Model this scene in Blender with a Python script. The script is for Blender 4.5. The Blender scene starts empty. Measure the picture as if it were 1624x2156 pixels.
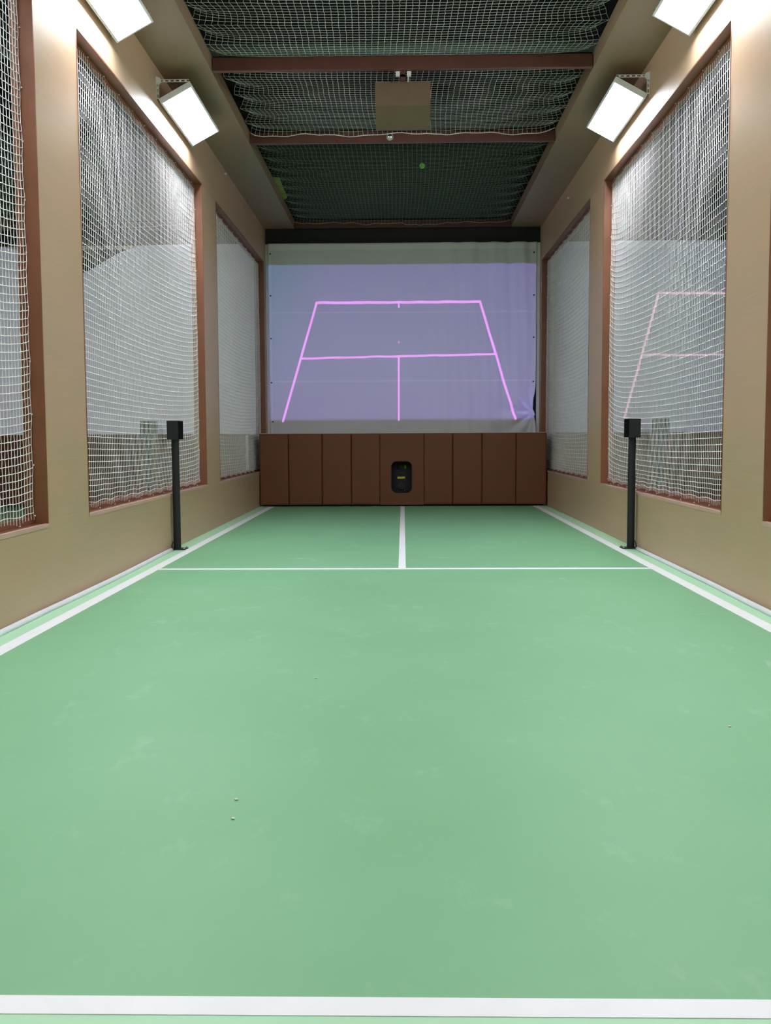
import bpy, bmesh, math, random
import numpy as np
from mathutils import Vector, Matrix
random.seed(7)
C = bpy.context.scene.collection

# ------------------------------------------------------------------ camera
F, PITCH, YAW, ROLL = 2050.0, 0.0770, 0.0183, -0.0045      # focal length in pixels of the 1624x2156 frame, angles in radians
def cam_axes():
    cy, sy, cp, sp, cr, sr = math.cos(YAW), math.sin(YAW), math.cos(PITCH), math.sin(PITCH), math.cos(ROLL), math.sin(ROLL)
    Ry = Matrix(((cy, 0, sy), (0, 1, 0), (-sy, 0, cy)))
    Rx = Matrix(((1, 0, 0), (0, cp, -sp), (0, sp, cp)))
    Rz = Matrix(((cr, -sr, 0), (sr, cr, 0), (0, 0, 1)))
    M = Rz @ Rx @ Ry                                        # world (right, down, forward) -> camera
    w = lambda v: Vector((v[0], v[2], -v[1]))
    return w(M[0]), -w(M[1]), -w(M[2])
ax, ay, az = cam_axes()
cam = bpy.data.objects.new('camera', bpy.data.cameras.new('camera')); C.objects.link(cam)
cam.matrix_world = Matrix(((ax.x, ay.x, az.x, 0), (ax.y, ay.y, az.y, 0), (ax.z, ay.z, az.z, 1.0), (0, 0, 0, 1)))
cam.data.sensor_fit = 'VERTICAL'; cam.data.sensor_height = 36.0; cam.data.sensor_width = 27.1
cam.data.lens = F / 2156 * 36.0
cam.data.clip_start = 0.05; cam.data.clip_end = 100
bpy.context.scene.camera = cam

# ------------------------------------------------------------------ world, exposure
world = bpy.data.worlds.new('world'); bpy.context.scene.world = world; world.use_nodes = True
world.node_tree.nodes['Background'].inputs[0].default_value = (0.75, 0.9, 1.0, 1)
world.node_tree.nodes['Background'].inputs[1].default_value = 0.02
vs = bpy.context.scene.view_settings
vs.view_transform = 'Standard'; vs.look = 'None'; vs.gamma = 1; vs.use_curve_mapping = False
vs.exposure = 1.0
LAMP = 21.0          # emission of the LED panels

# ------------------------------------------------------------------ dimensions (metres; camera eye 1.0 m above floor)
W = 2.08             # half width of the bay
T = 0.11             # wall thickness
PITCH_X = 2 * W + T  # distance between bay centres
Y_BACK, Y_END = -2.6, 15.0
OPEN = [(1.76, 5.65), (6.385, 10.29), (11.03, 14.78)]
Z0, Z1 = 0.49, 3.625
ZS = 4.13            # underside of soffit and beams
ZN = 4.245           # ceiling net

# ------------------------------------------------------------------ node helpers
def lin(r, g, b):
    f = lambda c: ((c / 255) / 12.92 if c / 255 <= 0.04045 else ((c / 255 + 0.055) / 1.055) ** 2.4)
    return (f(r), f(g), f(b), 1)
class NT:
    def __init__(s, name):
        s.m = bpy.data.materials.new(name); s.m.use_nodes = True; s.t = s.m.node_tree; s.n = s.t.nodes
        s.bsdf = s.n['Principled BSDF']
    def node(s, ty, **kw):
        n = s.n.new(ty)
        for k, v in kw.items(): setattr(n, k, v)
        return n
    def put(s, sock, v):
        if hasattr(v, 'is_output'): s.t.links.new(v, sock)
        else: sock.default_value = v
    def math(s, op, a, b=0.0, c=None, clamp=False):
        n = s.node('ShaderNodeMath', operation=op, use_clamp=clamp)
        s.put(n.inputs[0], a); s.put(n.inputs[1], b)
        if c is not None: s.put(n.inputs[2], c)
        return n.outputs[0]
    def mix(s, f, a, b):
        n = s.node('ShaderNodeMix', data_type='RGBA'); s.put(n.inputs[0], f); s.put(n.inputs[6], a); s.put(n.inputs[7], b)
        return n.outputs[2]
    def coord(s, scale=(1, 1, 1), out='Object'):
        tc = s.node('ShaderNodeTexCoord'); mp = s.node('ShaderNodeMapping')
        mp.inputs['Scale'].default_value = scale; s.t.links.new(tc.outputs[out], mp.inputs[0]); return mp.outputs[0]
    def noise(s, vec, scale, detail=3, rough=0.5):
        n = s.node('ShaderNodeTexNoise'); s.put(n.inputs['Vector'], vec)
        n.inputs['Scale'].default_value = scale; n.inputs['Detail'].default_value = detail; n.inputs['Roughness'].default_value = rough
        return n.outputs[0]
    def ramp(s, v, a, b):
        n = s.node('ShaderNodeMapRange'); s.put(n.inputs[0], v); n.inputs[1].default_value = a; n.inputs[2].default_value = b
        return n.outputs[0]
    def bump(s, h, strength=0.1, dist=0.01):
        n = s.node('ShaderNodeBump'); n.inputs['Strength'].default_value = strength; n.inputs['Distance'].default_value = dist
        s.put(n.inputs['Height'], h); s.t.links.new(n.outputs[0], s.bsdf.inputs['Normal'])
def simple(name, col, rough=0.5, metal=0.0, var=0.06, nscale=8.0, bump=0.0):
    m = NT(name); co = m.coord()
    f = m.noise(co, nscale, 4)
    dark = tuple(c * (1 - var) for c in col[:3]) + (1,); lite = tuple(min(1, c * (1 + var)) for c in col[:3]) + (1,)
    m.put(m.bsdf.inputs['Base Color'], m.mix(m.ramp(f, 0.3, 0.7), dark, lite))
    m.bsdf.inputs['Roughness'].default_value = rough; m.bsdf.inputs['Metallic'].default_value = metal
    if bump: m.bump(m.noise(co, nscale * 12, 2), bump, 0.002)
    return m.m

# plywood walls: tan, horizontal grain, fine joints between sheets
def wall_mat(name='tan_plywood', k=1.0):
    m = NT(name); co = m.coord((1, 1, 1))
    g1 = m.noise(m.coord((3, 0.9, 55)), 1.6, 5, 0.6)
    g2 = m.noise(m.coord((1, 0.5, 3)), 1.0, 3)
    c = m.mix(m.ramp(g1, 0.3, 0.7), (0.485, 0.350, 0.222, 1), (0.545, 0.392, 0.257, 1))
    c = m.mix(m.ramp(g2, 0.35, 0.75), c, (0.575, 0.375, 0.245, 1))
    sp = m.node('ShaderNodeSeparateXYZ'); m.t.links.new(co, sp.inputs[0]); Y, Z = sp.outputs[1], sp.outputs[2]
    hz = m.math('LESS_THAN', m.math('ABSOLUTE', m.math('SUBTRACT', Z, Z1 + 0.01)), 0.0022)
    pil = m.math('MAXIMUM', m.math('LESS_THAN', m.math('ABSOLUTE', m.math('SUBTRACT', Y, 6.0)), 0.38),
                 m.math('LESS_THAN', m.math('ABSOLUTE', m.math('SUBTRACT', Y, 10.66)), 0.38))
    c = m.mix(m.math('MULTIPLY', m.math('MULTIPLY', hz, pil), 0.6), c, (0.16, 0.09, 0.05, 1))
    post_shade = m.math('MULTIPLY', m.math('LESS_THAN', m.math('ABSOLUTE', m.math('SUBTRACT', Y, 8.775)), 0.013), m.math('LESS_THAN', Z, Z0))
    c = m.mix(post_shade, c, (0.04, 0.035, 0.02, 1))  # dark upright band below the sill paints the post's shadow on the wall
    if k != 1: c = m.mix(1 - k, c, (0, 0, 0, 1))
    m.put(m.bsdf.inputs['Base Color'], c)
    m.bsdf.inputs['Roughness'].default_value = 0.45
    m.bump(g1, 0.12, 0.003)
    return m.m
def court_mat(name, base, lite, scuff=True):
    m = NT(name); co = m.coord()
    f = m.noise(co, 0.9, 4, 0.55)
    c = m.mix(m.ramp(f, 0.3, 0.7), base, lite)
    if scuff:
        w = m.noise(m.coord((1, 0.55, 1)), 5.0, 6, 0.7)
        c = m.mix(m.math('MULTIPLY', m.ramp(w, 0.58, 0.76), 0.42), c, (0.42, 0.66, 0.45, 1))
        v = m.node('ShaderNodeTexVoronoi', feature='DISTANCE_TO_EDGE'); m.put(v.inputs['Vector'], m.mix(0.12, co, m.node('ShaderNodeTexNoise').outputs[1]))
        v.inputs['Scale'].default_value = 0.55
        patch = m.ramp(m.noise(co, 1.7, 2), 0.60, 0.70)
        line = m.math('LESS_THAN', v.outputs['Distance'], 0.006)
        c = m.mix(m.math('MULTIPLY', m.math('MULTIPLY', line, patch), 0.4), c, (0.5, 0.7, 0.55, 1))
    m.put(m.bsdf.inputs['Base Color'], c)
    m.bsdf.inputs['Roughness'].default_value = 0.5
    m.bump(m.noise(co, 260, 2), 0.06, 0.002)
    return m.m
M_wall = wall_mat(); M_soffit = wall_mat('tan_plywood_shaded', 0.56)  # soffits: same plywood as the walls, darkened to paint in their shade
M_court = court_mat('green_acrylic_court', (0.195, 0.465, 0.240, 1), (0.225, 0.505, 0.275, 1))
M_margin = court_mat('light_green_margin', (0.44, 0.76, 0.50, 1), (0.48, 0.80, 0.54, 1), False)
M_line = simple('white_line_paint', (0.91, 0.93, 0.97, 1), 0.5, var=0.02)
M_brown = simple('reddish_brown_paint', (0.225, 0.084, 0.040, 1), 0.42, var=0.10, nscale=5)
M_beam = simple('dark_red_brown_steel', (0.115, 0.042, 0.030, 1), 0.45, var=0.08)
M_pad = simple('brown_vinyl', (0.150, 0.044, 0.013, 1), 0.6, var=0.08, nscale=3, bump=0.15)
M_ply = simple('lit_plywood_edge', (0.60, 0.39, 0.33, 1), 0.5)  # plywood edge, kept pale to paint in the lamplight on the sill tops
M_net = simple('white_nylon_cord', (0.96, 0.94, 0.95, 1), 0.75, var=0.04)
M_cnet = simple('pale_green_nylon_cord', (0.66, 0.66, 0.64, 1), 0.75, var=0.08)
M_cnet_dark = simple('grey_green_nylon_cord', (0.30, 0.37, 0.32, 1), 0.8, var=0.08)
M_black = simple('black_powder_coat', (0.006, 0.007, 0.010, 1), 0.6, var=0.15)
M_dark = simple('matt_black', (0.006, 0.006, 0.007, 1), 0.7)
M_white = simple('white_enamel', (0.78, 0.80, 0.80, 1), 0.4, var=0.03)
M_alu = simple('pale_aluminium', (0.82, 0.83, 0.86, 1), 0.4, metal=0.0, var=0.03)
M_steel = simple('bright_steel', (0.75, 0.75, 0.76, 1), 0.22, metal=1.0)
M_ceil = simple('dark_ceiling_paint', (0.010, 0.011, 0.011, 1), 0.9)
M_duct = simple('galvanised_duct', (0.13, 0.19, 0.20, 1), 0.5)
M_conduit = simple('white_cable_trunking', (0.80, 0.83, 0.90, 1), 0.35, var=0.03)
M_box = simple('tan_box_board', (0.165, 0.108, 0.070, 1), 0.55, var=0.05)
M_lens = simple('green_lens', (0.05, 0.26, 0.02, 1), 0.3)
M_ball = simple('optic_green_felt', (0.28, 0.92, 0.10, 1), 0.9, var=0.15, nscale=60)
M_yg = simple('yellow_green_plastic', (0.42, 0.55, 0.06, 1), 0.6)
M_yellow = simple('yellow_label', (0.62, 0.50, 0.03, 1), 0.5)
M_back = simple('dark_back_wall', (0.030, 0.030, 0.028, 1), 0.8)
def emit_mat(name, col, s):
    m = NT(name); co = m.coord()
    m.bsdf.inputs['Base Color'].default_value = (0.8, 0.8, 0.8, 1)
    m.put(m.bsdf.inputs['Emission Color'], m.mix(m.noise(co, 3, 1), col, col)); m.bsdf.inputs['Emission Strength'].default_value = s
    return m.m
M_led = emit_mat('led_diffuser', (0.93, 0.96, 1.0, 1), LAMP)

# projected picture on the canvas (the image is light, so it emits)
def canvas_mat(name, segs, rect, tint_a, tint_b, pink):
    m = NT(name)
    uv = m.node('ShaderNodeUVMap', uv_map='metres').outputs[0]
    sp = m.node('ShaderNodeSeparateXYZ'); m.t.links.new(uv, sp.inputs[0]); X, Z = sp.outputs[0], sp.outputs[1]
    x0, x1, z0, z1 = rect
    inside = m.math('MULTIPLY', m.math('MULTIPLY', m.ramp(X, x0 - .005, x0 + .005), m.ramp(X, x1 + .06, x1 - .06)),
                    m.math('MULTIPLY', m.ramp(Z, z0 - .02, z0 + .02), m.ramp(Z, z1 + .008, z1 - .008)))
    mask = None
    jit = m.math('MULTIPLY', m.math('SUBTRACT', m.noise(m.coord((1, 1, 1), 'UV'), 3.0, 2), 0.5), 0.03)
    for (ax_, az_, bx_, bz_, hw) in segs:
        dx, dz = bx_ - ax_, bz_ - az_; L2 = dx * dx + dz * dz
        px = m.math('SUBTRACT', X, ax_); pz = m.math('ADD', m.math('SUBTRACT', Z, az_), jit)
        t = m.math('DIVIDE', m.math('ADD', m.math('MULTIPLY', px, dx), m.math('MULTIPLY', pz, dz)), L2, clamp=True)
        qx = m.math('SUBTRACT', px, m.math('MULTIPLY', t, dx)); qz = m.math('SUBTRACT', pz, m.math('MULTIPLY', t, dz))
        d = m.math('SQRT', m.math('ADD', m.math('MULTIPLY', qx, qx), m.math('MULTIPLY', qz, qz)))
        k = m.ramp(d, hw + .004, hw - .004)
        mask = k if mask is None else m.math('MAXIMUM', mask, k)
    weave = m.noise(m.coord((1, 1, 1), 'UV'), 160, 2)
    blotch = m.noise(m.coord((1, .6, 1), 'UV'), 1.3, 3)
    seam = m.math('ADD', m.ramp(m.math('ABSOLUTE', m.math('SUBTRACT', Z, 2.883)), .012, .004),
                  m.ramp(m.math('ABSOLUTE', m.math('SUBTRACT', Z, 1.848)), .014, .005))
    hem = m.math('MAXIMUM', m.ramp(Z, 3.81, 3.82), m.ramp(m.math('ABSOLUTE', X), 1.985, 1.995))
    c = m.mix(m.ramp(weave, .3, .7), (0.66, 0.69, 0.72, 1), (0.74, 0.77, 0.80, 1))
    c = m.mix(m.math('MULTIPLY', m.math('MAXIMUM', seam, hem), 0.6), c, (0.88, 0.90, 0.90, 1))
    m.put(m.bsdf.inputs['Base Color'], c); m.bsdf.inputs['Roughness'].default_value = 0.8
    e = m.mix(m.math('MULTIPLY', m.ramp(m.math('SUBTRACT', X, m.math('MULTIPLY', Z, 0.35)), x0 - 1.2, x0 - .2), 1.0), tint_a, tint_b)
    e = m.mix(mask, e, pink)
    st = m.math('MULTIPLY', inside, m.math('ADD', m.math('MULTIPLY', m.ramp(blotch, .2, .8), 0.16), 0.92))
    m.put(m.bsdf.inputs['Emission Color'], e); m.put(m.bsdf.inputs['Emission Strength'], m.math('MAXIMUM', st, mask))
    m.bump(weave, 0.12, 0.002)
    return m.m
SEG = [(-1.303, 3.027, 1.169, 3.031, .020), (-1.303, 3.027, -1.837, 1.245, .017), (1.169, 3.031, 1.709, 1.264, .018),
       (-1.542, 2.194, -0.2, 2.22, .015), (-0.2, 2.22, 1.401, 2.241, .016), (-0.058, 3.032, -0.058, 2.954, .013),
       (-0.061, 2.221, -0.064, 1.258, .014), (-0.075, 2.435, -0.045, 2.435, .005), (-0.06, 2.455, -0.06, 2.415, .005)]
PINK = (0.34, 0.10, 0.40, 1)
M_canvas = canvas_mat('canvas_with_court_picture', SEG, (-2.06, 2.03, 1.265, 3.595), (0.016, 0.036, 0.085, 1), (0.036, 0.026, 0.105, 1), PINK)
cx = PITCH_X
SEGR = [(3.858 - cx, 3.146, 6.2 - cx, 3.10, .016), (3.858 - cx, 3.146, 3.365 - cx, 1.27, .016), (3.652 - cx, 2.22, 6.2 - cx, 2.20, .013)]
M_canvas_r = canvas_mat('canvas_with_pink_lines', SEGR, (-1.9, 2.05, 1.0, 3.9), (0.020, 0.022, 0.052, 1), (0.020, 0.022, 0.052, 1), (0.34, 0.18, 0.25, 1))
M_canvas_l = canvas_mat('plain_canvas', [(-9, 0, -8, 0, .01)], (-2.1, 2.1, 1.0, 4.1), (0.065, 0.068, 0.090, 1), (0.065, 0.068, 0.090, 1), PINK)

# ------------------------------------------------------------------ mesh helpers
def obj(name, bm, mats, parent=None, smooth=False):
    me = bpy.data.meshes.new(name); bm.normal_update(); bm.to_mesh(me); bm.free()
    for m in (mats if isinstance(mats, (list, tuple)) else [mats]): me.materials.append(m)
    if smooth:
        for p in me.polygons: p.use_smooth = True
    o = bpy.data.objects.new(name, me); C.objects.link(o)
    if parent is not None: o.parent = parent
    return o
def tag(o, label=None, cat=None, group=None, kind=None):
    for k, v in (('label', label), ('category', cat), ('group', group), ('kind', kind)):
        if v: o[k] = v
    return o
def thing(name, label, cat, loc=(0, 0, 0), group=None):
    o = bpy.data.objects.new(name, None); C.objects.link(o); o.location = loc; o.empty_display_size = 0.1
    return tag(o, label, cat, group)
def box(bm, x0, x1, y0, y1, z0, z1, mi=0, bev=0.0):
    x0, x1 = min(x0, x1), max(x0, x1); y0, y1 = min(y0, y1), max(y0, y1); z0, z1 = min(z0, z1), max(z0, z1)
    v = [bm.verts.new(p) for p in ((x0, y0, z0), (x1, y0, z0), (x1, y1, z0), (x0, y1, z0), (x0, y0, z1), (x1, y0, z1), (x1, y1, z1), (x0, y1, z1))]
    fs = [bm.faces.new([v[i] for i in q]) for q in ((3, 2, 1, 0), (4, 5, 6, 7), (0, 1, 5, 4), (1, 2, 6, 5), (2, 3, 7, 6), (3, 0, 4, 7))]
    for f in fs: f.material_index = mi
    if bev:
        es = list({e for f in fs for e in f.edges})
        bmesh.ops.bevel(bm, geom=es, offset=bev, segments=2, affect='EDGES', profile=0.5)
    return fs
def cyl(bm, p0, p1, r, n=16, r2=None):
    p0, p1 = Vector(p0), Vector(p1); d = (p1 - p0); q = d.to_track_quat('Z', 'Y'); r2 = r if r2 is None else r2
    a = [bm.verts.new(p0 + q @ Vector((r * math.cos(t), r * math.sin(t), 0))) for t in [2 * math.pi * i / n for i in range(n)]]
    b = [bm.verts.new(p1 + q @ Vector((r2 * math.cos(t), r2 * math.sin(t), 0))) for t in [2 * math.pi * i / n for i in range(n)]]
    for i in range(n): bm.faces.new((a[i], a[(i + 1) % n], b[(i + 1) % n], b[i]))
    bm.faces.new(a[::-1]); bm.faces.new(b)
def sphere(bm, c, r, u=20, v=12, sc=(1, 1, 1)):
    r_ = bmesh.ops.create_uvsphere(bm, u_segments=u, v_segments=v, radius=r)
    for w in r_['verts']: w.co = Vector((w.co.x * sc[0], w.co.y * sc[1], w.co.z * sc[2])) + Vector(c)
def prism(bm, pts, axis, a, b):
    """extrude a 2-D outline along an axis"""
    def P(p, t): return {'x': (t, p[0], p[1]), 'y': (p[0], t, p[1]), 'z': (p[0], p[1], t)}[axis]
    A = [bm.verts.new(P(p, a)) for p in pts]; B = [bm.verts.new(P(p, b)) for p in pts]; n = len(pts)
    bm.faces.new(A[::-1]); bm.faces.new(B)
    for i in range(n): bm.faces.new((A[i], A[(i + 1) % n], B[(i + 1) % n], B[i]))
    bmesh.ops.recalc_face_normals(bm, faces=bm.faces)
def tube_path(bm, pts, r, n=8):
    pts = [Vector(p) for p in pts]; rings = []
    for i, p in enumerate(pts):
        d = (pts[min(i + 1, len(pts) - 1)] - pts[max(i - 1, 0)]).normalized(); q = d.to_track_quat('Z', 'Y')
        rings.append([bm.verts.new(p + q @ Vector((r * math.cos(2 * math.pi * k / n), r * math.sin(2 * math.pi * k / n), 0))) for k in range(n)])
    for A, B in zip(rings, rings[1:]):
        for k in range(n): bm.faces.new((A[k], A[(k + 1) % n], B[(k + 1) % n], B[k]))
    bm.faces.new(rings[0][::-1]); bm.faces.new(rings[-1])
def nb(): return bmesh.new()
def copy_tree(o, parent=None):
    c = o.copy(); C.objects.link(c); c.parent = parent
    for ch in list(o.children): copy_tree(ch, c)
    return c

# ------------------------------------------------------------------ structure
# floor: dark green playing area inside the lines, light green margin outside
LX, LW, YN, YSV = 1.865, 0.08, 1.64, 7.345
bm = nb()
for k in (-1, 0, 1):
    c0 = k * PITCH_X
    def quad(x0, x1, y0, y1, mi):
        f = bm.faces.new([bm.verts.new(p) for p in ((x0, y0, 0), (x1, y0, 0), (x1, y1, 0), (x0, y1, 0))]); f.material_index = mi
    yf = 14.9
    quad(c0 - LX, c0 + LX, YN, yf, 0)
    quad(c0 - PITCH_X / 2, c0 - LX, Y_BACK, yf, 1); quad(c0 + LX, c0 + PITCH_X / 2, Y_BACK, yf, 1)
    quad(c0 - LX, c0 + LX, Y_BACK, YN, 1); quad(c0 - PITCH_X / 2, c0 + PITCH_X / 2, yf, 15.3, 0)
bmesh.ops.remove_doubles(bm, verts=bm.verts, dist=1e-4)
floor = tag(obj('floor', bm, [M_court, M_margin]), kind='structure')
def strip(x0, x1, y0, y1):
    b = nb(); box(b, x0, x1, y0, y1, 0.0, 0.0015); o = obj('court_line', b, M_line, floor); return o
for k in (0, -1, 1):
    c0 = k * PITCH_X
    strip(c0 - LX - LW, c0 - LX, YN, 14.0); strip(c0 + LX, c0 + LX + LW, YN, 14.0)
    strip(c0 - 0.038, c0 + 0.018, YSV + .035, 14.0)
    strip(c0 - LX, c0 + LX, YSV - .035, YSV + .035)
    strip(c0 - LX - LW, c0 + LX + LW, YN - .028, YN + .028)

def side_wall(name, xin, xout, openings, z_top=ZN + 0.02):
    b = nb()
    if openings:
        box(b, xin, xout, Y_BACK, Y_END, 0, Z0)
        box(b, xin, xout, Y_BACK, Y_END, Z1, z_top)
        ys = [Y_BACK] + [v for o in openings for v in o] + [Y_END]
        for i in range(0, len(ys), 2): box(b, xin, xout, ys[i], ys[i + 1], Z0, Z1)
    else: box(b, xin, xout, Y_BACK, Y_END, 0, z_top)
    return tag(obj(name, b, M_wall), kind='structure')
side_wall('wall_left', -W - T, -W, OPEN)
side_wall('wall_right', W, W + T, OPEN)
side_wall('wall_far_left', -W - PITCH_X - T, -W - PITCH_X, [])
side_wall('wall_far_right', W + PITCH_X, W + PITCH_X + T, [])
b = nb(); box(b, -W - PITCH_X, W + PITCH_X, Y_BACK - .1, Y_BACK, 0, 5.6); tag(obj('wall_back', b, M_wall), kind='structure')
b = nb(); box(b, -6.6, 6.6, 15.08, 15.2, 0, 5.6); tag(obj('wall_front', b, M_back), kind='structure')
b = nb(); box(b, -6.6, 6.6, Y_BACK, 15.2, 5.6, 5.7); tag(obj('ceiling', b, M_ceil), kind='structure')
# lined openings: brown boards round each opening, with a batten behind that carries the net
n = 1
for s in (-1, 1):
    for (y0, y1) in OPEN:
        b = nb(); t = 0.012
        xi, xo = s * (W - 0.002), s * (W + T + .002)
        for (a, c, d, e) in ((y0, y0 + t, Z0, Z1), (y1 - t, y1, Z0, Z1), (y0 + t, y1 - t, Z0, Z0 + t), (y0 + t, y1 - t, Z1 - t, Z1)):
            box(b, xi, xo, a, c, d, e)
        xb0, xb1, q = s * (W + .078), s * (W + T + .002), 0.04
        y0b, y1b, z0b, z1b = y0 + t, y1 - t, Z0 + t, Z1 - t
        for (a, c, d, e) in ((y0b, y0b + q, z0b, z1b), (y1b - q, y1b, z0b, z1b), (y0b + q, y1b - q, z0b, z0b + q), (y0b + q, y1b - q, z1b - q, z1b)):
            box(b, xb0, xb1, a, c, d, e)
        o = tag(obj('window_%d' % n, b, M_brown), kind='structure')
        b = nb(); box(b, s * (W - .006), s * (W + .022), y0, y1, Z0 - .010, Z0 + t + .002)
        obj('sill_edge', b, M_ply, o); n += 1
# soffits along the tops of the walls
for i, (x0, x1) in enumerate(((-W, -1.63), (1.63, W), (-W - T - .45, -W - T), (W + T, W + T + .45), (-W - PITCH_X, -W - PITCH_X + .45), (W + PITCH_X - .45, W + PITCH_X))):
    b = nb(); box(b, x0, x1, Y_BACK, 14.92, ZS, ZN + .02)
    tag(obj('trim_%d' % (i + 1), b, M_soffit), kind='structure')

# ------------------------------------------------------------------ nets
def tubes(name, paths, r, mat, parent):
    V, Fc = [], []; base = 0
    for P, a, c in paths:
        P = np.asarray(P, float); n_ = len(P); a = np.array(a, float) * r; c = np.array(c, float) * r
        V.append(np.stack([P + a, P + c, P - a, P - c], 1).reshape(-1, 3))
        i = np.arange(n_ - 1)[:, None] * 4 + base; k = np.arange(4)[None]
        k2 = (k + 1) % 4
        Fc.append(np.stack([i + k, i + k2, i + 4 + k2, i + 4 + k], 2).reshape(-1, 4)); base += n_ * 4
    V = np.concatenate(V); Fc = np.concatenate(Fc)
    me = bpy.data.meshes.new(name)
    me.vertices.add(len(V)); me.vertices.foreach_set('co', V.ravel().astype(np.float32))
    me.loops.add(Fc.size); me.loops.foreach_set('vertex_index', Fc.ravel().astype(np.int32))
    me.polygons.add(len(Fc)); me.polygons.foreach_set('loop_start', np.arange(0, Fc.size, 4, dtype=np.int32))
    me.polygons.foreach_set('use_smooth', np.ones(len(Fc), dtype=bool))
    me.update(calc_edges=True); me.validate(); me.materials.append(mat)
    o = bpy.data.objects.new(name, me); C.objects.link(o)
    if parent is not None: o.parent = parent
    return o
bm = nb(); cyl(bm, (0, 0, 0), (0.008, 0, 0), 0.0022, 8); sphere(bm, (0.009, 0, 0), 0.0055, 10, 6, (.6, 1, 1))
hk = obj('hook', bm, M_white, None, True); hook_me = hk.data; bpy.data.objects.remove(hk)
rng = np.random.RandomState(3)
def side_net(s, y0, y1, label, dy=.042, dz=.045, zig=.0013, curl=.05):
    xn = s * (W + .072); t = thing('safety_net', label, 'net', (xn, (y0 + y1) / 2, Z0 + .05), 'white safety nets in the wall openings')
    yc, zc = (y0 + y1) / 2, Z0 + .05
    a0, a1, b0, b1 = y0 + .028, y1 - .028, Z0 + .022, Z1 - .035
    nx, nz = int((a1 - a0) / dy), int((b1 - b0) / dz)
    u = np.linspace(0, 1, nx + 1)[:, None] * np.ones((1, nz + 1)); v = np.ones((nx + 1, 1)) * np.linspace(0, 1, nz + 1)[None]
    i = np.arange(nx + 1)[:, None]; j = np.arange(nz + 1)[None]
    Yg = a0 + (a1 - a0) * u; Zg = b0 + (b1 - b0) * v
    rough = np.cumsum(rng.randn(nx + 1, nz + 1) * .0005, 1); rough -= np.linspace(0, 1, nz + 1)[None] * rough[:, -1:]
    Yg = Yg + ((-1) ** (i + j)) * zig * np.minimum(1, 8 * v * (1 - v) + .1) + rough * .5
    env = .4 * np.clip(12 * v, 0, 1) + .6 * np.sin(np.pi * v); env = env * np.clip(10 * (1 - v), 0, 1)
    Zg = Zg - env * curl * (1 - np.exp(-(a1 - Yg) / .26)) - env * .04 * np.sin(np.pi * np.clip(u, 0, 1))
    Zg = Zg + ((-1) ** (i + j)) * .0012 + rng.randn(nx + 1, nz + 1) * .0006
    dfar = a1 - Yg; dnear = Yg - a0
    sc = np.abs(np.sin(np.pi * (Zg - b0) / .31))
    Yg = Yg - .016 * sc * np.exp(-dfar / .10) * (v > .01) + .016 * sc * np.exp(-dnear / .10)
    sb = np.abs(np.sin(np.pi * (Yg - a0) / .36))
    Zg = Zg + .018 * sb * np.exp(-(v * (b1 - b0)) / .12) - .018 * sb * np.exp(-((1 - v) * (b1 - b0)) / .12)
    Xg = s * (-.0 + .018 * np.sin(np.pi * u) * np.sin(np.pi * v) + .004 * np.sin(9 * u + 5 * v))
    P = np.stack([Xg * np.ones_like(Yg), Yg - yc, Zg - zc], 2)
    paths = [(P[k, :], (.86, 0, 0), (0, .86, 0)) for k in range(nx + 1)]
    paths += [(P[:, k], (1, 0, 0), (0, 0, 1)) for k in range(1, nz)]
    tubes('mesh_cord', paths, .0024, M_net, t)
    def hook(y, z):
        h = bpy.data.objects.new('hook', hook_me); C.objects.link(h); h.parent = t
        h.location = (s * .006, y - yc, z - zc)
        if s > 0: h.rotation_euler = (0, 0, math.pi)
    k = 0; z = Z0 + .06
    while z < Z1 - .05: hook(y1 - .022 + random.uniform(-.004, .004), z); hook(y0 + .022, z); z += .31 + random.uniform(-.02, .02)
    y = y0 + .1
    while y < y1 - .1: hook(y, Z0 + .018 + random.uniform(-.003, .004)); hook(y, Z1 - .024); y += .36 + random.uniform(-.02, .02)
    return t
names = ['nearest opening, cut off by the view edge', 'middle opening, behind a black post', 'far opening beside the screen']
for s, sd in ((-1, 'left'), (1, 'right')):
    for (y0, y1), nm in zip(OPEN, names):
        side_net(s, y0, y1, 'white cord net in the %s wall\'s %s' % (sd, nm), dz=.045 if s < 0 else .0505, zig=.003 if y0 < 3 else .0013, curl=.05 if s < 0 else .115)

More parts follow.
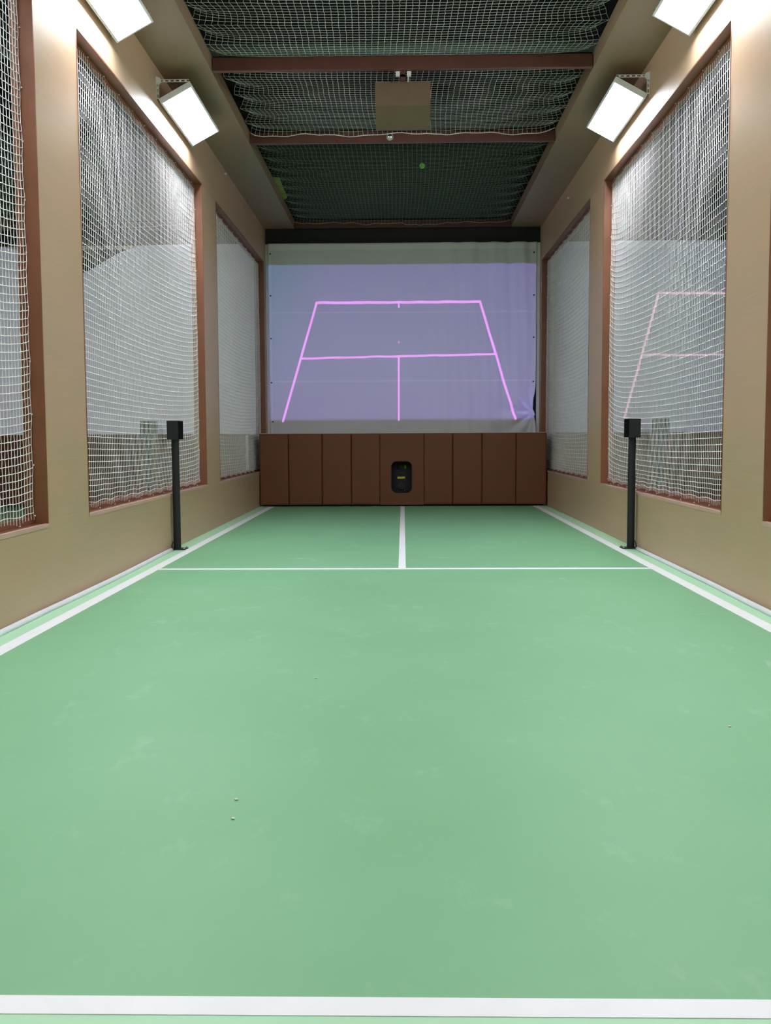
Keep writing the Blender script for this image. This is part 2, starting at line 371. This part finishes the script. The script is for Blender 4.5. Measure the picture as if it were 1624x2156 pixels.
def ceiling_net(y0, y1, label, droop, mat=None):
    mat = mat or M_cnet
    t = thing('ceiling_net', label, 'net', (0, y0, ZN), 'overhead nets between the beams')
    hw = 1.66; nx, ny = 64, int((y1 - y0) / .050)
    i = np.arange(nx + 1)[:, None]; j = np.arange(ny + 1)[None]
    u = i / nx * np.ones((1, ny + 1)); v = np.ones((nx + 1, 1)) * (j / ny)
    X = -hw + 2 * hw * u; Y = (y1 - y0) * v
    de = hw - np.abs(X); per = .42
    ph = (Y / per) % 1
    pull = np.exp(-de / .38) * (np.sin(np.pi * ph) ** .8) * .075
    X = X - np.sign(X) * pull
    Y = Y + np.exp(-de / .22) * .05 * np.sin(2 * np.pi * ph)
    X = X + ((-1) ** (i + j)) * .0025 + rng.randn(nx + 1, ny + 1) * .0012
    Y = Y + rng.randn(nx + 1, ny + 1) * .0015
    X = X - np.sign(X) * .03 * np.sin(np.pi * v) * np.exp(-de / .8) + .04 * np.sin(np.pi * v) * np.sin(5 * u + y0)
    Z = .0 - .030 * np.sin(np.pi * u) * np.sin(np.pi * v) + .035 * np.exp(-de / .12) * np.sin(np.pi * ph)
    if droop:
        w = np.clip((v - (1 - .10 / (y1 - y0))) / (.10 / (y1 - y0)), 0, 1)
        Z = Z - .045 * w ** 2 - w * .012 * np.sin(u * 23) - w * .006 * np.sin(u * 61) + w * .012 * np.cumsum(rng.randn(nx + 1, 1) * .35, 0) * np.exp(-np.abs(np.cumsum(rng.randn(nx + 1, 1) * .35, 0)))
        Y = Y - w * .02
    P = np.stack([X, Y, Z], 2)
    paths = [(P[k, :], (1, 0, 0), (0, 0, 1)) for k in range(nx + 1)] + [(P[:, k], (0, 1, 0), (0, 0, 1)) for k in range(ny + 1)]
    tubes('mesh_cord', paths, .0016, mat, t)
    if droop:
        b = nb(); tube_path(b, [Vector(p) for p in P[:, ny]], .005, 6); obj('edge_rope', b, mat, t, True)
    return t
NETS = [ceiling_net(5.4, 8.575, 'overhead net nearest the viewer, in front of the first beam', False),
        ceiling_net(8.635, 10.645, 'overhead net between the two brown beams, above the hanging tan box', True),
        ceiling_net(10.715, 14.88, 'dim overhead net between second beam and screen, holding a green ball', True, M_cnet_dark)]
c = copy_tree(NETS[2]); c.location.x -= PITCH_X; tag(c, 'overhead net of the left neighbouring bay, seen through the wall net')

# ------------------------------------------------------------------ beams
def beam(x, y, label):
    b = nb(); box(b, -1.625, 1.625, -.028, .028, 0, ZN - ZS - .004, 0, .004)
    o = obj('ceiling_beam', b, M_beam); o.location = (x, y, ZS + .001)
    return tag(o, label, 'beam', 'red brown steel beams across the bays')
beam(0, 8.605, 'red-brown steel beam overhead carrying the hanging tan box')
beam(0, 10.68, 'red-brown steel beam overhead with a round silver fitting on it')
beam(0, 14.915, 'dark red-brown beam just above the projection screen')
beam(0, 6.53, 'red-brown steel beam overhead nearest the viewer')
for s, sd in ((-1, 'left'), (1, 'right')): beam(s * PITCH_X, 14.915, 'red-brown beam above the canvas of the %s neighbouring bay' % sd)
b = nb(); cyl(b, (-6.5, 0, 0), (6.5, 0, 0), .07, 24); o = obj('air_duct', b, M_duct, None, True); o.location = (0, 10.62, 5.1)
tag(o, 'pale round duct running across above the overhead nets', 'duct')
for y in (7.0, 13.2):
    b = nb(); box(b, -6.5, 6.5, -.05, .05, 0, .2); o = obj('roof_joist', b, M_ceil); o.location = (0, y, 5.4)
    tag(o, 'dark roof joist above the overhead nets, %s' % ('near the viewer' if y < 10 else 'near the screen'), 'joist')

# ------------------------------------------------------------------ LED panels on slotted brackets
def led_panel():
    t = bpy.data.objects.new('led_panel', None); C.objects.link(t)
    # local frame: x from wall into the room, z up, y along wall; origin at the wall side low corner of the glowing face
    L = 1.23; A = Vector((0, 0)); B = Vector((.268, .145)); d = (B - A).normalized(); nrm = Vector((-d.y, d.x)); th = .038
    q = lambda u, w: (A + d * u + nrm * w)
    wd = (B - A).length
    b = nb(); rim = .017
    for (u0, u1, y0, y1) in ((0, rim, 0, L), (wd - rim, wd, 0, L), (rim, wd - rim, 0, rim), (rim, wd - rim, L - rim, L)):
        pts = [q(u0, 0), q(u1, 0), q(u1, th), q(u0, th)]; prism(b, [(p.x, p.y) for p in pts], 'y', y0, y1)
    pts = [q(0, th), q(wd, th), q(wd, th + .006), q(0, th + .006)]; prism(b, [(p.x, p.y) for p in pts], 'y', 0, L)
    obj('housing', b, M_alu, t)
    b = nb(); pts = [q(rim, .004), q(wd - rim, .004), q(wd - rim, .010), q(rim, .010)]; prism(b, [(p.x, p.y) for p in pts], 'y', rim, L - rim)
    obj('diffuser', b, M_led, t)
    top = q(wd, th + .006); low = q(0, th + .006)
    piv = Vector((low.x - .004, top.y + .004))
    for yb in (.0, L - .012):
        b = nb(); w2 = .011
        def slotted(p, r_):
            # an arm made of two rails and cross ties, open slots between
            p, r_ = Vector(p), Vector(r_); e = (r_ - p); l = e.length; e.normalize(); m_ = Vector((-e.y, e.x))
            for sg in (-1, 1):
                c0 = [p + m_ * sg * w2, p + m_ * sg * (w2 - .005), r_ + m_ * sg * (w2 - .005), r_ + m_ * sg * w2]
                prism(b, [(v.x, v.y) for v in c0], 'y', yb, yb + .004)
            k = 0
            while k < l:
                a0, a1 = p + e * k, p + e * min(k + .018, l)
                c0 = [a0 + m_ * (w2 - .004), a0 - m_ * (w2 - .004), a1 - m_ * (w2 - .004), a1 + m_ * (w2 - .004)]
                prism(b, [(v.x, v.y) for v in c0], 'y', yb, yb + .004); k += .046
        slotted(piv, (top.x - .004, piv.y)); slotted(piv, (piv.x, low.y + .0))
        o = obj('bracket', b, M_white, t)
        b = nb(); cyl(b, (piv.x, yb - .004, piv.y), (piv.x, yb + .006, piv.y), .030, 24); cyl(b, (piv.x, yb - .008, piv.y), (piv.x, yb - .003, piv.y), .014, 16)
        box(b, piv.x - .033, piv.x - .004, yb - .012, yb + .02, piv.y - .04, piv.y + .03)
        obj('pivot_plate', b, M_white, o)
    return t
proto = led_panel(); first = True
def place_led(wall_x, s, y, z, label):
    global first
    o = proto if first else copy_tree(proto); first = False
    if s > 0: o.location = (wall_x + .036, y, z)
    else: o.location = (wall_x - .036, y + 1.23, z); o.rotation_euler = (0, 0, math.pi)
    tag(o, label, 'light', 'tilted LED panels along the wall tops')
ZL = 3.825
place_led(-W, 1, 8.46, ZL, 'glowing LED panel on a slotted bracket, farther one on left wall')
place_led(W, -1, 8.46, ZL, 'glowing LED panel on a slotted bracket, farther one on right wall')
place_led(-W, 1, 5.96, ZL, 'glowing LED panel at top left, cut by the upper edge of view')
place_led(W, -1, 5.96, ZL, 'glowing LED panel at top right, cut by the upper edge of view')
for y, nm in ((3.34, 'overhead'), (0.82, 'beside the viewer')):
    place_led(-W, 1, y, ZL, 'glowing LED panel %s on left wall' % nm); place_led(W, -1, y, ZL, 'glowing LED panel %s on right wall' % nm)
for s, sd in ((-1, 'left'), (1, 'right')):
    for y, nm in ((8.38, 'farther'), (5.86, 'middle'), (3.34, 'nearer')):
        place_led(s * (W + T), s, y, ZL, '%s LED panel on the neighbouring side of the %s wall' % (nm, sd))

# ------------------------------------------------------------------ padded wall under the screen, hollow housing behind it
PX = [-2.072, -1.654, -1.169, -0.747, -0.332, 0.298, 0.713, 1.134, 1.624, 2.060]
PY, PT, PZ0, PZ1 = 14.02, .07, .022, 1.052
HX0, HX1, HZ0, HZ1, HR = -.166, .122, .200, .645, .075
def rounded(x0, x1, z0, z1, r, n_=6):
    out = []
    for cx_, cz_, a in ((x1 - r, z1 - r, 0), (x0 + r, z1 - r, 90), (x0 + r, z0 + r, 180), (x1 - r, z0 + r, 270)):
        for k in range(n_ + 1):
            t_ = math.radians(a + 90 * k / n_); out.append((cx_ + r * math.cos(t_), cz_ + r * math.sin(t_)))
    return out
def pad(x0, x1, hole=False):
    xc = (x0 + x1) / 2; b = nb(); g = .002
    if not hole:
        # cushion: grid front that swells a few millimetres
        nx_, nz_ = 40, 60; hw = (x1 - x0) / 2 - g; grid = []
        for i in range(nx_ + 1):
            row = []
            for j in range(nz_ + 1):
                u, v = i / nx_, j / nz_
                e = min(u, 1 - u) * 2 * hw; e2 = min(v, 1 - v) * (PZ1 - PZ0)
                dd = min(e, e2); y = .010 * max(0, 1 - dd / .012)
                row.append(b.verts.new((-hw + 2 * hw * u, y - .004 * math.sin(math.pi * u) * math.sin(math.pi * v), PZ0 + (PZ1 - PZ0) * v)))
            grid.append(row)
        for i in range(nx_):
            for j in range(nz_): b.faces.new((grid[i][j], grid[i + 1][j], grid[i + 1][j + 1], grid[i][j + 1]))
        bound = [e for e in b.edges if e.is_boundary]
        r_ = bmesh.ops.extrude_edge_only(b, edges=bound)
        vs_ = [v for v in r_['geom'] if isinstance(v, bmesh.types.BMVert)]
        for v in vs_: v.co.y = PT
        b.faces.new([v for v in sorted(vs_, key=lambda v: math.atan2(v.co.z - .53, v.co.x * 3))]) if False else None
        bmesh.ops.holes_fill(b, edges=[e for e in b.edges if e.is_boundary], sides=0)
    else:
        out = [(x0 + g - xc, PZ0), (x1 - g - xc, PZ0), (x1 - g - xc, PZ1), (x0 + g - xc, PZ1)]
        inn = [(x - xc, z) for x, z in rounded(HX0, HX1, HZ0, HZ1, HR)]
        # front ring built by matching every inner point to a point of the outline
        m_ = len(inn); cxh = sum(p[0] for p in inn) / m_; czh = sum(p[1] for p in inn) / m_
        def outp(p):
            dx, dz = p[0] - cxh, p[1] - czh; ts = []
            if dx > 1e-9: ts.append((out[1][0] - cxh) / dx)
            if dx < -1e-9: ts.append((out[0][0] - cxh) / dx)
            if dz > 1e-9: ts.append((PZ1 - czh) / dz)
            if dz < -1e-9: ts.append((PZ0 - czh) / dz)
            t_ = min(ts); return (cxh + dx * t_, czh + dz * t_)
        extra = sorted([(math.atan2(p[1] - czh, p[0] - cxh) % (2 * math.pi), p) for p in inn] +
                       [(math.atan2(c[1] - czh, c[0] - cxh) % (2 * math.pi), None, c) for c in out], key=lambda q_: q_[0])
        ip, op = [], []
        for q_ in extra:
            if q_[1] is not None: ip.append(q_[1]); op.append(outp(q_[1]))
            else:
                k_ = len(ip); ip.append(None); op.append(q_[2])
        for k_ in range(len(ip)):
            if ip[k_] is None:
                a_, c_ = ip[k_ - 1], ip[(k_ + 1) % len(ip)]; ip[k_] = ((a_[0] + c_[0]) / 2, (a_[1] + c_[1]) / 2)
        N_ = len(ip); fi = [b.verts.new((p[0], 0, p[1])) for p in ip]; fo = [b.verts.new((p[0], 0.006, p[1])) for p in op]
        bi = [b.verts.new((p[0], PT, p[1])) for p in ip]; bo = [b.verts.new((p[0], PT, p[1])) for p in op]
        for k_ in range(N_):
            l_ = (k_ + 1) % N_
            b.faces.new((fo[k_], fo[l_], fi[l_], fi[k_])); b.faces.new((fi[k_], fi[l_], bi[l_], bi[k_]))
            b.faces.new((bi[k_], bi[l_], bo[l_], bo[k_])); b.faces.new((fo[l_], fo[k_], bo[k_], bo[l_]))
    bmesh.ops.recalc_face_normals(b, faces=b.faces)
    o = obj('wall_pad', b, M_pad, None, not hole); o.location = (xc, PY, 0)
    if hole:
        b = nb(); r0 = rounded(HX0 - .008 - xc, HX1 + .008 - xc, HZ0 - .008, HZ1 + .008, HR + .008); r1 = rounded(HX0 - xc, HX1 - xc, HZ0, HZ1, HR)
        A = [b.verts.new((p[0], -.004, p[1])) for p in r0]; B = [b.verts.new((p[0], -.004, p[1])) for p in r1]; D = [b.verts.new((p[0], .10, p[1])) for p in r1]
        E_ = [b.verts.new((p[0], .004, p[1])) for p in r0]
        for k in range(len(r0)):
            l = (k + 1) % len(r0); b.faces.new((A[k], B[k], B[l], A[l])); b.faces.new((B[k], D[k], D[l], B[l])); b.faces.new((A[l], E_[l], E_[k], A[k]))
        bmesh.ops.recalc_face_normals(b, faces=b.faces)
        obj('port_rim', b, M_black, o)
    return o
LAB = ['leftmost brown padded panel under the screen', 'second brown padded panel from the left', 'third brown padded panel from the left',
       'narrow brown padded panel just left of the one with the port', 'wide brown padded panel with a rounded black port',
       'narrow brown padded panel just right of the one with the port', 'third brown padded panel from the right', 'second brown padded panel from the right, wide',
       'rightmost brown padded panel under the screen']
pads = []
for k in range(9):
    o = pad(PX[k], PX[k + 1], k == 4); tag(o, LAB[k], 'wall pad', 'brown padded panels under the screen'); pads.append(o)
ORD = ['first', 'second', 'third', 'fourth', 'fifth', 'sixth', 'seventh', 'eighth', 'ninth']
for s, sd in ((-1, 'left'), (1, 'right')):
    for k, o in enumerate(pads):
        if k == 4: c = pad(PX[4], PX[5]); c.location.x += s * PITCH_X
        else: c = copy_tree(o); c.location.x += s * PITCH_X
        tag(c, 'brown pad in %s neighbouring bay, seen through net, %s from its left end' % (sd, ORD[k]), group='padded panels of the neighbouring bays')
def pad_housing(x, label):
    b = nb()
    box(b, -2.06, 2.06, PY + PT + .002, 14.88, 1.020, 1.036)
    o = obj('pad_ledge', b, M_brown); o.location = (x, 0, 0); return tag(o, label, 'ledge', 'ledges behind the padded panels')
pad_housing(0, 'brown ledge board behind the padded panels, below the lavender screen')
for s, sd in ((-1, 'left'), (1, 'right')): pad_housing(s * PITCH_X, 'brown ledge board behind the padded panels of the %s neighbouring bay' % sd)
b = nb(); box(b, -2.06, 2.06, 14.03, 14.09, 1.053, 1.058); o = obj('ledge_strip', b, M_white)
tag(o, 'thin pale strip along the top of the brown padded panels', 'strip')

# ball machine behind the port
t = thing('ball_machine', 'black ball machine inside the rounded port of the middle pad', 'ball machine', (-.022, 14.20, .02))
b = nb(); box(b, -.17, .17, .0, .30, .0, .66, 0, .02); obj('body', b, M_dark, t)
b = nb(); box(b, -.062, .050, -.010, 0, .372, .402, 0, .003); obj('yellow_label', b, M_yellow, t)['label'] = 'yellow strip label'
for x, mt in ((-.045, M_black), (.055, M_lens)):
    b = nb(); sphere(b, (x, -.012, .545), .019, 16, 10, (1, .8, 1.9)); o = obj('status_lens', b, mt, t, True)
    if mt is M_lens: o['label'] = 'green lens'
b = nb(); cyl(b, (-.0, -.03, .27), (0, .0, .27), .055, 24); obj('nozzle', b, M_black, t)
b = nb(); box(b, -.05, .06, -.012, 0, .44, .465, 0, .003); obj('slot_cover', b, M_black, t)
for x in (.045, .075):
    b = nb(); cyl(b, (x, -.02, .20), (x, -.0, .20), .008, 10); obj('screw', b, M_steel, t, True)

# ------------------------------------------------------------------ projection canvases
def canvas(x, mat, label, pinch, sag=False):
    t = thing('projection_screen', label, 'screen', (x, 14.93, 1.06))
    nx_, nz_ = 150, 110; b = nb(); uvl = b.loops.layers.uv.new('metres'); grid = []; info = {}
    for i in range(nx_ + 1):
        row = []
        for j in range(nz_ + 1):
            u, v = i / nx_, j / nz_; X = -2.035 + 4.06 * u; Z = 1.04 + (2.875 - (.43 * math.exp(-((X + .72) / .62) ** 2) if sag else 0)) * v
            y = .0
            if pinch:
                r_ = max(0, min(1, (X - .2) / 1.2))
                y += .026 * r_ * math.sin(X * 17 + 1.2 * math.sin(Z * 1.6)) * (0.6 + .4 * math.sin(Z * 2)) + .008 * r_ * math.sin(X * 41 + Z * 1.3)
                y += .006 * math.sin(X * 2.6 + .6 * Z)
                # gathered folds running into the fixing near the lower right corner
                px_, pz_ = X - 1.99, Z - 1.36; rr = math.hypot(px_, pz_)
                if rr < .9: y += .075 * math.exp(-rr / .35) * math.sin(9 * math.atan2(pz_, -px_) + 1.0) * min(1, rr / .06)
                Xe = X - max(0, (u - .97) / .03) * (.045 * math.exp(-((Z - 1.50) / .16) ** 2) + .012 * (1 - v))
            else:
                y += .008 * math.sin(X * 5 + Z); Xe = X
            w_ = b.verts.new((Xe, y, Z - 1.06)); row.append(w_); info[w_] = (X, Z)
        grid.append(row)
    for i in range(nx_):
        for j in range(nz_): b.faces.new((grid[i][j], grid[i + 1][j], grid[i + 1][j + 1], grid[i][j + 1]))
    for f in b.faces:
        for l in f.loops: l[uvl].uv = info[l.vert]
    fab = obj('canvas', b, mat, t, True)
    md = fab.modifiers.new('cloth', 'SOLIDIFY'); md.thickness = .002; md.offset = -1
    for sx in (-1, 1):
        b = nb(); box(b, sx * 2.030, sx * 2.077, .035, .06, -.05, 2.85); obj('edge_batten', b, M_white, t)
    b = nb(); box(b, -2.03, 2.03, .035, .06, 2.80, 2.85); obj('top_batten', b, M_white, t)
    if pinch:
        for (gx, gz) in ((-1.999, 3.761), (-2.0, 3.138), (-2.002, 2.497), (-2.004, 1.83), (-1.99, 1.238), (1.979, 3.758), (1.98, 3.124), (1.981, 2.493), (1.979, 1.83), (1.985, 1.371)):
            b = nb(); cyl(b, (gx, -.022, gz - 1.06), (gx, .02, gz - 1.06), .010, 12); obj('grommet', b, M_dark, t)
    return t
canvas(0, M_canvas, 'large grey canvas showing a lavender picture with pink tennis court lines', True)
canvas(PITCH_X, M_canvas_r, 'grey canvas with pink lines in the right neighbouring bay, seen through net', False)
canvas(-PITCH_X, M_canvas_l, 'plain pale canvas in the left neighbouring bay, sagging at its top, seen through net', False, True)

# ------------------------------------------------------------------ sensor posts
def sensor_post():
    t = bpy.data.objects.new('sensor_post', None); C.objects.link(t)
    b = nb(); cyl(b, (0, 0, .006), (0, 0, .99), .033, 32); obj('pole', b, M_black, t, False)
    b = nb(); box(b, -.085, .052, -.07, .07, 0.0015, .009, 0, .002); bp = obj('base_plate', b, M_black, t)
    for x_, y_ in ((-.072, -.055), (-.072, .055), (.040, -.055), (.040, .055)):
        b = nb(); cyl(b, (x_, y_, .009), (x_, y_, .020), .007, 6); obj('bolt', b, M_steel, bp)
    # head: sheet metal shell, open towards the court, sensor inside
    b = nb(); x0, x1, y0, y1, z0, z1, th = -.050, .050, -.10, .10, .985, 1.150, .003
    box(b, x0, x1, y0, y0 + th, z0, z1); box(b, x0, x1, y1 - th, y1, z0, z1); box(b, x1 - th, x1, y0 + th, y1 - th, z0, z1)
    box(b, x0, x1 - th, y0 + th, y1 - th, z0, z0 + th); box(b, x0, x1 - th, y0 + th, y1 - th, z1 - th, z1)
    hd = obj('sensor_head', b, M_black, t)
    b = nb(); box(b, .0, .045, -.055, .045, .995, 1.10, 0, .004); obj('sensor_unit', b, M_dark, hd)
    b = nb(); cyl(b, (.0, -.02, 1.06), (-.014, -.02, 1.06), .020, 20); obj('lens', b, M_black, hd)
    b = nb(); cyl(b, (.0, .03, 1.055), (-.012, .03, 1.055), .006, 10); obj('screw', b, M_steel, hd)
    b = nb(); tube_path(b, [(.03, -.030, .07), (.034, -.05, .045), (.030, -.075, .03), (.030, -.13, .02)], .005, 8); obj('cable', b, M_dark, t, True)
    return t
# local +x points to the wall
p1 = sensor_post(); p1.location = (2.026, 8.67, 0); tag(p1, 'black sensor post standing by the right wall', 'post', 'black sensor posts')
def mirror_mesh(o):
    for ch in o.children:
        me = ch.data.copy(); ch.data = me
        for v in me.vertices: v.co.x = -v.co.x
        me.flip_normals(); mirror_mesh(ch)
p2 = copy_tree(p1); mirror_mesh(p2); p2.location = (-2.032, 8.67, 0); tag(p2, 'black sensor post standing by the left wall')
c = copy_tree(p1); c.location = (-W - T - .075, 8.67, 0); tag(c, 'black sensor post seen through net in the left neighbouring bay')
c = copy_tree(p2); c.location = (W + T + .085, 8.67, 0); tag(c, 'black sensor post seen through net in the right neighbouring bay')

# white cable trunking along the foot of the walls, ending at the posts
for s, sd in ((-1, 'left'), (1, 'right')):
    b = nb(); prev = None; N_ = 60
    for k in range(N_ + 1):
        y = Y_BACK + .05 + (8.50 - Y_BACK) * k / N_
        off = .018 + .016 * max(0, math.sin(y * 1.15 + 1.0 + s)) * (1 if y < 7.8 else max(0, (8.5 - y) / .7))
        ring = []
        for a in range(7):
            an = math.pi * a / 6; ring.append(b.verts.new((s * (W - .004 - off + .018 * math.cos(an)), y, .0018 + .026 * math.sin(an))))
        if prev:
            for a in range(6): b.faces.new((prev[a], prev[a + 1], ring[a + 1], ring[a]))
            b.faces.new((prev[6], prev[0], ring[0], ring[6]))
        else: b.faces.new(ring)
        prev = ring
    b.faces.new(prev[::-1]); bmesh.ops.recalc_face_normals(b, faces=b.faces)
    tag(obj('cable_trunking', b, M_conduit, None, True), 'white cable trunking along the foot of the %s wall up to the post' % sd, 'cable trunking', 'white cable trunkings')

# ------------------------------------------------------------------ hanging projector box
t = thing('projector_box', 'tan box hanging from the first overhead beam on a short brown stem', 'projector box', (.008, 8.75, 3.76))
b = nb(); prism(b, [(0, .325), (0, .125), (.27, 0), (.62, .10), (.62, .325)], 'x', -.242, .242); obj('housing', b, M_box, t)
b = nb(); box(b, -.020, .020, -.118, -.078, .325, .372); box(b, -.020, .020, -.118, .14, .325, .345); box(b, -.022, .022, -.116, -.08, .30, .435, 0, .002); obj('stem', b, M_beam, t)
for x_ in (-.062, .035):
    b = nb(); box(b, x_, x_ + .034, -.13, -.10, .330, .368, 0, .003); obj('cable_clip', b, M_white, t)
b = nb(); tube_path(b, [(-.075, -.10, .37), (-.085, -.08, .34), (-.10, -.02, .315)], .005, 6); obj('power_cable', b, M_dark, t, True)
b = nb(); tube_path(b, [(.04, -.115, .36), (.048, -.10, .33), (.045, -.02, .318)], .006, 6); obj('signal_cable', b, M_white, t, True)

# round silver fitting on second beam, ball caught on the net, yellow green strip above net
t = thing('beam_sensor', 'small round silver fitting on the face of the second overhead beam', 'sensor', (-.13, 10.652, 4.187))
b = nb(); sphere(b, (0, -.012, 0), .033, 24, 14, (1, .8, 1)); obj('dome', b, M_steel, t, True)
b = nb(); cyl(b, (0, -.008, 0), (0, .0, 0), .036, 24); obj('collar', b, M_white, t)
b = nb(); sphere(b, (0, 0, 0), .034, 24, 16); o = obj('tennis_ball', b, M_ball, None, True); o.location = (.24, 12.02, 4.252)
tag(o, 'bright green ball lying on the dim overhead net', 'ball')
b = nb(); prism(b, [(-.06, 0), (.05, .0), (.03, 1.0), (-.06, 1.15)], 'z', 0, .02); o = obj('plastic_offcut', b, M_yg); o.location = (-1.62, 12.7, 4.29)
tag(o, 'yellow-green strip lying on the overhead net beside the left soffit', 'plastic strip')

b = nb(); box(b, -.02, .02, -.01, 0, 0, .56); o = obj('white_strip', b, M_white); o.location = (-2.245, 14.01, .48)
tag(o, 'upright white strip on the pads of the left neighbouring bay, seen through net', 'strip')
# small crumbs on the court
for x_, y_ in ((-.364, 3.972), (-.464, 2.615), (-.45, 2.48), (1.12, 3.3)):
    b = nb(); sphere(b, (0, 0, .003), .0045, 8, 6, (1.3, 1, .6)); o = obj('debris', b, M_white, None, True); o.location = (x_, y_, 0)
    tag(o, 'tiny pale crumb on the green floor, %s' % {3.972: 'farthest of those left of centre', 2.615: 'nearer, left of centre', 2.48: 'nearest of all', 3.3: 'on the right half'}[y_], 'crumb', 'pale crumbs on the court')
# two small screws / drips on the upper walls
for x_, y_, z_, sd in ((-W, 11.6, 4.07, 'left'), (W, 12.4, 3.95, 'right')):
    b = nb(); cyl(b, (0, 0, 0), (-.02 if x_ > 0 else .02, 0, 0), .008, 10); sphere(b, (-.022 if x_ > 0 else .022, 0, 0), .012, 10, 8); o = obj('wall_hook', b, M_white, None, True); o.location = (x_, y_, z_)
    tag(o, 'small pale hook high on the %s wall above the far net' % sd, 'hook')
